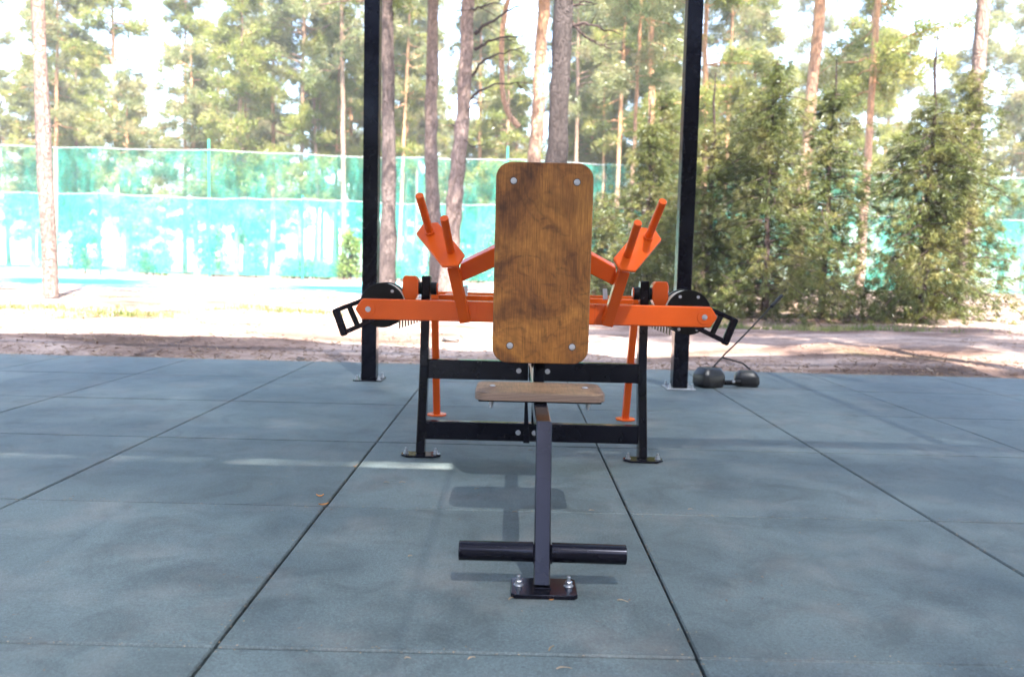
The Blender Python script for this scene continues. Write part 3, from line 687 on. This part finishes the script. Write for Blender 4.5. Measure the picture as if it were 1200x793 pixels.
# young spruces / junipers at the right
def spruce_meshes(seed, h, rb, nb, per=10):
    rs = np.random.RandomState(seed); LV, LF, base, P, D = [], [], 0, [], []
    for i in range(nb):
        f = rs.rand()**1.15; z = .12+h*.96*f; a = rs.rand()*6.283; ln_ = max(.15, rb*(1-f)**.6*(rs.uniform(.35, 1.15)+.35*math.sin(a*2+z*1.7+seed))); n = 6
        t = np.linspace(0, 1, n); wob = np.cumsum(rs.normal(0, .045*ln_, (n, 3)), 0); wob[0] = 0
        pts = np.stack([math.cos(a)*t*ln_, math.sin(a)*t*ln_, z+.15*t*ln_-.42*ln_*t**2], 1)+wob
        v, fc = tube_np(pts, np.linspace(.014, .004, n), 3, base); LV.append(v); LF += fc; base += len(v)
        m = int(10*ln_+5); tt = rs.uniform(.2, 1, m)*(n-1); j = np.minimum(tt.astype(int), n-2); fr = (tt-j)[:, None]
        q = pts[j]*(1-fr)+pts[j+1]*fr; off = rs.normal(0, 1, (m, 3))*np.array([.09, .09, .07])*(1+.4*ln_)
        off[:, 2] -= .05; P.append(q+off); d = np.tile([math.cos(a), math.sin(a), -.25], (m, 1))+off*3; D.append(d)
    P = np.concatenate(P); D = np.concatenate(D)
    V, F = tri_tufts(rs, P, D, per, .095, .012, .65)
    return npmesh('limbs', np.concatenate(LV), np.array(LF), M['deadwood']), npmesh('crown', V, F, M['spruce'])
SPM = [spruce_meshes(300, 4.0, 1.5, 170, 25), spruce_meshes(301, 3.5, 1.5, 160, 25), spruce_meshes(302, 4.7, 1.6, 170, 25)]
STM = trunk_mesh('trunk', [(0, 0, 0), (.03, 0, 1.5), (0, .02, 4.4)], [.06, .045, .008], M['deadwood'], 8, 9, 12)[0]
for x, y, k, s, lab in ((2.62, 16.6, 0, .95, 'olive green young spruce left of the right post, behind the right hand pegs'), (3.55, 15.2, 1, 1.0, 'young spruce directly behind the right black post'), (4.35, 14.3, 2, .95, 'tallest olive young spruce, right of the right post'),
                    (1.95, 18.3, 1, .72, 'small young spruce nearest the backrest, at the left end of the spruces'), (5.6, 15.0, 0, 1.05, 'young spruce second from the right end of the spruces'), (6.9, 14.0, 1, 1.1, 'young spruce at the right end of the row'), (3.2, 18.4, 2, 1.02, 'young spruce behind and between the two left spruces'), (5.0, 17.4, 2, 1.0, 'young spruce in the back row beyond the tallest one'), (8.3, 15.5, 2, 1.0, 'spruce at the far right beyond the row')):
    e_ = empty('young_spruce', (x, y, -.03), lab, 'spruce'); e_.scale = (s, s, s); e_.rotation_euler = (0, 0, random.random()*6)
    link('trunk', STM, e_); link('limbs', SPM[k][0], e_); link('crown', SPM[k][1], e_)

for k in range(17):  # unseen row added to block bright low light from the horizon
    e_ = empty('young_spruce', (-27+3.3*k, -17.5-2.5*(k % 3)+.4*k % 1, -.03), 'broad unseen spruce added behind the camera to block low light', 'spruce', 'spruces added behind the camera to block low light'); sc = 2.0+.25*(k % 4)
    e_.scale = (sc, sc, sc); e_.rotation_euler = (0, 0, k*1.3)
    link('trunk', STM, e_); link('limbs', SPM[k % 3][0], e_); link('crown', SPM[k % 3][1], e_)
# leafy saplings and shrubs at the foot of the netting
def leafy(seed, h, r, n, L=.16):
    rs = np.random.RandomState(seed); P, D, LV, LF, base = [], [], [], [], 0
    for i in range(n):
        a = rs.rand()*6.28; l = rs.uniform(.3, 1)*r; z = h*rs.uniform(.15, .95)
        pts = np.array([(0, 0, z*.55), (math.cos(a)*l*.5, math.sin(a)*l*.5, z*.85), (math.cos(a)*l, math.sin(a)*l, z)])
        v, f = tube_np(pts, (.018, .012, .004), 3, base); LV.append(v); LF += f; base += len(v)
        m = 9; P.append(pts[2]+rs.normal(0, .16, (m, 3))*np.array([1, 1, .8])-np.outer(rs.rand(m), pts[2]-pts[1])*.9); D.append(rs.normal(0, 1, (m, 3)))
    P = np.concatenate(P); D = np.concatenate(D); V, F = tri_tufts(rs, P, D, 4, L, .09, .5)
    v, f = tube_np([(0, 0, 0), (.02, 0, h*.5), (0, .02, h*.92)], (.04, .03, .01), 6, base); LV.append(v); LF += f
    return npmesh('stem', np.concatenate(LV), np.array(LF), M['deadwood']), npmesh('foliage', V, F, M['leafy'])
LM = [leafy(400, 2.6, .8, 60), leafy(401, 1.1, 1.0, 50)]
for u, y, k, s, lab, g in ((411, 40.2, 0, 1.0, 'yellow-green sapling at the foot of the netting, just left of the left post', None), (403, 40.4, 0, .55, 'low yellow-green sapling beside the taller one left of the left post', None), (345, 43, 1, 1, None, 1), (366, 43.5, 1, .9, None, 1), (384, 43, 1, .8, None, 1), (470, 43, 1, 1, None, 1), (486, 43.4, 0, .8, None, 1), (520, 43, 1, 1.1, None, 1), (560, 43, 1, 1., None, 1), (700, 43, 0, 1.0, None, 1), (640, 44, 1, 1.2, None, 1), (250, 43, 0, 1, None, 1), (180, 43.4, 1, 1.3, None, 1), (300, 43, 0, .8, None, 1), (950, 43, 0, 1, None, 1), (1040, 43, 1, 1.3, None, 1), (100, 44, 0, 1.1, None, 1)):
    e_ = empty('shrub', (Pp(u, 320, y)[0], y, -.03), lab or 'low leafy shrub growing behind the netting', 'shrub', 'shrubs behind the netting' if g else None)
    e_.scale = (s*(1 if g else .7), s*(1 if g else .7), s); e_.rotation_euler = (0, 0, random.random()*6)
    link('stem', LM[k][0], e_); link('foliage', LM[k][1], e_)

# ------------------------------------------------------------------ netting fences
def net(name, x0, x1, y, z0, z1a, z1b, step, m, label, pole_h, amp=.25):
    e_ = empty(name, ((x0+x1)/2, y, -.03), label, 'netting'); O = Vector(((x0+x1)/2, y, -.03))
    xx = x0
    while xx < x1-.1:
        xb = min(xx+step, x1); nu, nv = 60, 14; rs = np.random.RandomState(int(abs(xx)*7)+1)
        ph = rs.rand(4)*6.28; U, Vv = np.meshgrid(np.linspace(0, 1, nu), np.linspace(0, 1, nv))
        Xg = xx+(xb-xx)*U; top = z1a+(z1b-z1a)*(Xg-x0)/(x1-x0)-.10*np.sin(U*math.pi)*amp/.25+.05*np.sin(U*23+ph[3])*np.sin(U*7)+.03*np.sin(U*61)
        Zg = z0+(top-z0)*Vv
        Yg = y+amp*np.sin(U*math.pi)*(.5*np.sin(U*9+ph[0])+.22*np.sin(U*31+ph[1]+Vv*2)+.12*np.sin(U*67+ph[2]))*(1-.55*np.abs(Vv-.5)*2)
        Vt = np.stack([Xg.ravel(), Yg.ravel(), Zg.ravel()], 1)-np.array(O); ii = np.arange(nu*nv).reshape(nv, nu)
        Fq = np.stack([ii[:-1, :-1].ravel(), ii[:-1, 1:].ravel(), ii[1:, 1:].ravel(), ii[1:, :-1].ravel()], 1)
        me = npmesh('net_panel', Vt, Fq, M[m]); me.shade_smooth(); link('net_panel', me, e_)
        pts = [(Xg[-1, i], Yg[-1, i], Zg[-1, i]) for i in range(0, nu, 6)]+[(xb, y, float(Zg[-1, -1]))]
        MB().path(pts, .012, 6).build('cable', M['kerb'], e_, O)
        MB().cyl((xx, y+.06, -.03), (xx, y+.06, pole_h), .05, 12, 0).build('pole', M['green'], e_, O)
        xx = xb
    return e_
net('netting', -30.44, 29.56, 41, .12, 4.0, 3.8, 10, 'net', 'lower teal netting fence with a pale top cable beyond the court', 4.1)
net('netting', -45.44, 29.56, 42.1, .12, 6.55, 6.0, 15, 'net_high', 'taller teal netting fence on green poles just behind the lower one', 6.85)

# ------------------------------------------------------------------ small things on the ground
def blades(n, area, L, wd, rs):
    P = np.stack([rs.uniform(area[0], area[1], n), rs.uniform(area[2], area[3], n), np.zeros(n)], 1); return P
rs = np.random.RandomState(11)
G = []
for cx, cy, rx, ry, n in ((-2.95, 11.2, .8, .35, 120), (-3.9, 12.2, .9, .4, 70), (1.25, 12.2, .6, .4, 160), (2.1, 12.8, 1.0, .6, 260), (3.2, 12.6, 1.2, .7, 320), (-4.9, 10.4, .8, .5, 200), (4.8, 11.5, 1.2, .6, 300), (-7, 12, 1.5, 1, 300)):
    p = np.stack([rs.normal(cx, rx*.5, n), rs.normal(cy, ry*.5, n), np.zeros(n)], 1); G.append(p)
p = np.stack([rs.uniform(-10, 10, 450), rs.uniform(17, 21.8, 450), np.zeros(450)], 1); G.append(p)
G = np.concatenate(G); G[:, 2] = terrain_h(G[:, 0], G[:, 1])-.005
V, F = tri_tufts(rs, G, np.tile([0, 0, 1.], (len(G), 1)), 6, .085, .010, .45)
tag(link('grass', npmesh('grass', V, F, M['grass'])), 'sparse tufts of green grass on the sandy ground beyond the tiles', 'grass', kind='stuff')
n = 10000; ly = 6.8+12*rs.rand(n)**1.6; lx = rs.uniform(-1, 1, n)*(ly*.72)
keep = (fbm(lx*1.2, ly*2.2, 9) > -.15) | (ly < 7.2); lx, ly = lx[keep], ly[keep]
p = np.stack([lx, ly, terrain_h(lx, ly)+.006], 1)
d = rs.normal(0, 1, p.shape); d[:, 2] *= .15
V, F = tri_tufts(rs, p, d/np.linalg.norm(d, axis=1, keepdims=True), 2, .07, .009, .2)
tag(link('forest_litter', npmesh('forest_litter', V, F, M['litter'])), 'brown fallen needles and twigs scattered over the sand beyond the tiles', 'litter', kind='stuff')
# needles and grit fallen on the rubber floor
n = 700; lx = rs.uniform(-4, 4, n); ly = 1.3+5.4*rs.rand(n)
p = np.stack([lx, ly, np.full(n, .004)], 1); d = rs.normal(0, 1, p.shape); d[:, 2] = 0
V, F = tri_tufts(rs, p, d/np.linalg.norm(d, axis=1, keepdims=True), 1, .012, .005, 0.); V[:, 2] = .0035
tag(link('floor_grit', npmesh('floor_grit', V, F, M['litter'])), 'tiny specks of bark and grit lying on the rubber tiles', 'grit', kind='stuff')
n = 5000; lx = rs.uniform(-5.5, 5.3, n); ly = 6.745-np.abs(rs.normal(0, .16, n))*(1+.8*np.sin(lx*2.3)*np.sin(lx*.9+1))
p = np.stack([lx, ly, np.full(n, .003)], 1); d = rs.normal(0, 1, p.shape); d[:, 2] = 0
V, F = tri_tufts(rs, p, d/np.linalg.norm(d, axis=1, keepdims=True), 1, .014, .010, 0.); V[:, 2] = .0035
tag(link('spilled_sand', npmesh('spilled_sand', V, F, M['twig_tan'])), 'pale sand grains and crumbs spilled onto the back edge of the tiles', 'sand', kind='stuff')
n = 5200; jx = rs.rand(n) < .55
lx = np.where(jx, -.1+.5+rs.randint(-5, 5, n)+rs.normal(0, .012, n), rs.uniform(-4, 4, n)); ly = np.where(jx, rs.uniform(1.2, 6.7, n), 1.65+1.01*rs.randint(0, 6, n)+rs.normal(0, .016, n))
kp = fbm(lx*2.3, ly*1.9, 21) > .1; lx, ly = lx[kp], ly[kp]
p = np.stack([lx, ly, np.full(len(lx), .003)], 1); d = rs.normal(0, 1, p.shape); d[:, 2] = 0
V, F = tri_tufts(rs, p, d/np.linalg.norm(d, axis=1, keepdims=True), 1, .006, .005, 0.); V[:, 2] = .0034
tag(link('joint_sand', npmesh('joint_sand', V, F, M['twig_tan'])), 'fine pale sand gathered along the joints between the rubber tiles', 'sand', kind='stuff')
def needle(x, y, a, L, bend, label):
    b = MB(); o = Vector((x, y, .0035))
    for s_ in (0, .25):
        L *= .62; q = [(x+math.cos(a+s_)*L*t, y+math.sin(a+s_)*L*t+bend*.35*L*math.sin(t*3.14), .0035+.003*math.sin(t*3.14)) for t in (0, .25, .5, .75, 1)]
        b.path(q, .0008, 4)
    tag(b.build('pine_needle', M['twig_tan'], None, o), label, 'pine needle', 'dry pine needles fallen on the tiles')
def gp(u, v):
    a = Pp(u, v, 1.); k = (.794)/(.794-a[2]); return a[0]*k, k
for u, v, a, L, bd in ((643, 764, 1.1, .045, .1), (652, 785, .1, .05, .1), (723, 704, -.4, .045, -.15), (478, 653, .5, .02, .1), (806, 598, .3, .03, .2), (690, 599, 0, .03, .1), (600, 601, .1, .03, 0), (548, 774, .6, .03, .1), (474, 773, .1, .02, .1), (556, 574, .6, .03, .1), (468, 566, .1, .035, .1), (596, 704, .9, .03, .1), (450, 566, .1, .03, .1), (619, 528, -.5, .04, .2)):
    x, y = gp(u, v); needle(x, y, a, L, bd, 'dry tan pine needle pair lying on the rubber tiles')
def dryleaf(u, v, L, a, lab, curl):
    x, y = gp(u, v); b = bmesh.new(); vs = []
    for i in range(7):
        t = i/6; wv_ = .42*math.sin(math.pi*min(1, t*1.02))**.8*L
        for s_ in (-1, 0, 1):
            q = Matrix.Rotation(a, 2) @ Vector(((t-.5)*L, s_*wv_*.5)); vs.append(b.verts.new((q.x, q.y, .003+curl*L*((2*t-1)**2+.5*abs(s_)))))
    for i in range(6):
        for j in range(2): b.faces.new((vs[3*i+j], vs[3*i+j+1], vs[3*i+j+4], vs[3*i+j+3]))
    me = bpy.data.meshes.new('dry_leaf'); b.to_mesh(me); b.free(); me.materials.append(M['leaf_orange']); me.shade_smooth()
    o = link('dry_leaf', me, None, (x, y, 0)); tag(o, lab, 'leaf')
    sm = o.modifiers.new('thickness', 'SOLIDIFY'); sm.thickness = .0008
dryleaf(375, 582.5, .026, .1, 'small orange dry leaf lying on a tile at the left', .25)
dryleaf(379, 592.5, .034, .5, 'orange dry leaf caught on the crossing of the tile joints at the left', .15)
dryleaf(416, 548, .018, .9, 'tiny yellow-orange dry leaf on the left tile joint in the light stripe', .3)
dryleaf(646, 704, .012, .2, 'tiny pinkish bark flake in front of the machine foot', .1)
# stones and a root on the sand
def stone(x, y, r, sq, seed, lab):
    rs_ = np.random.RandomState(seed); b = bmesh.new(); bmesh.ops.create_icosphere(b, subdivisions=3, radius=r)
    off = rs_.rand(3)*6
    for v in b.verts:
        c = v.co.normalized(); k = 1+.22*math.sin(c.x*3+off[0])*math.cos(c.y*4+off[1])+.12*math.sin(c.z*7+c.x*5+off[2])
        v.co = Vector((v.co.x*k*sq, v.co.y*k, v.co.z*k*.62))
    me = bpy.data.meshes.new('stone'); b.to_mesh(me); b.free(); me.materials.append(M['stone']); me.shade_smooth()
    tag(link('stone', me, None, (x, y, float(terrain_h(np.array(x), np.array(y)))+r*.3)), lab, 'stone')
for u, v, r, sq, k, lab in ((383, 391, .045, 1.3, 1, 'dark stone at the left end of the low sand mound'), (352, 418.5, .03, 1.2, 2, 'small pale stone by the edge of the tiles at the left'), (528, 402, .05, 1.8, 3, 'flat dark stone on the sand right of the left black post'), (800, 402, .04, 1.6, 4, 'dark stone on the sand behind the right black post')):
    x, y = gp(u, v); stone(x, y, r, sq, k, lab)

# ------------------------------------------------------------------ haze added to imitate veiling glare over the background
hz = MB().box((-130, -30, -1.2), (130, 125, 30), 0).build('haze', bpy.data.materials.new('glare_haze'), None, (0, 0, 0), False)
hz['kind'] = 'stuff'; hz['label'] = 'thin haze added to pale the background like veiling glare'; hz['category'] = 'haze'
hm = hz.data.materials[0]; hm.use_nodes = True; hn = hm.node_tree; hn.nodes.remove(hn.nodes['Principled BSDF'])
pvn = hn.nodes.new('ShaderNodeVolumePrincipled'); pvn.inputs['Density'].default_value = .0009; pvn.inputs['Color'].default_value = (.95, .97, 1, 1)
hn.links.new(pvn.outputs[0], hn.nodes['Material Output'].inputs['Volume'])
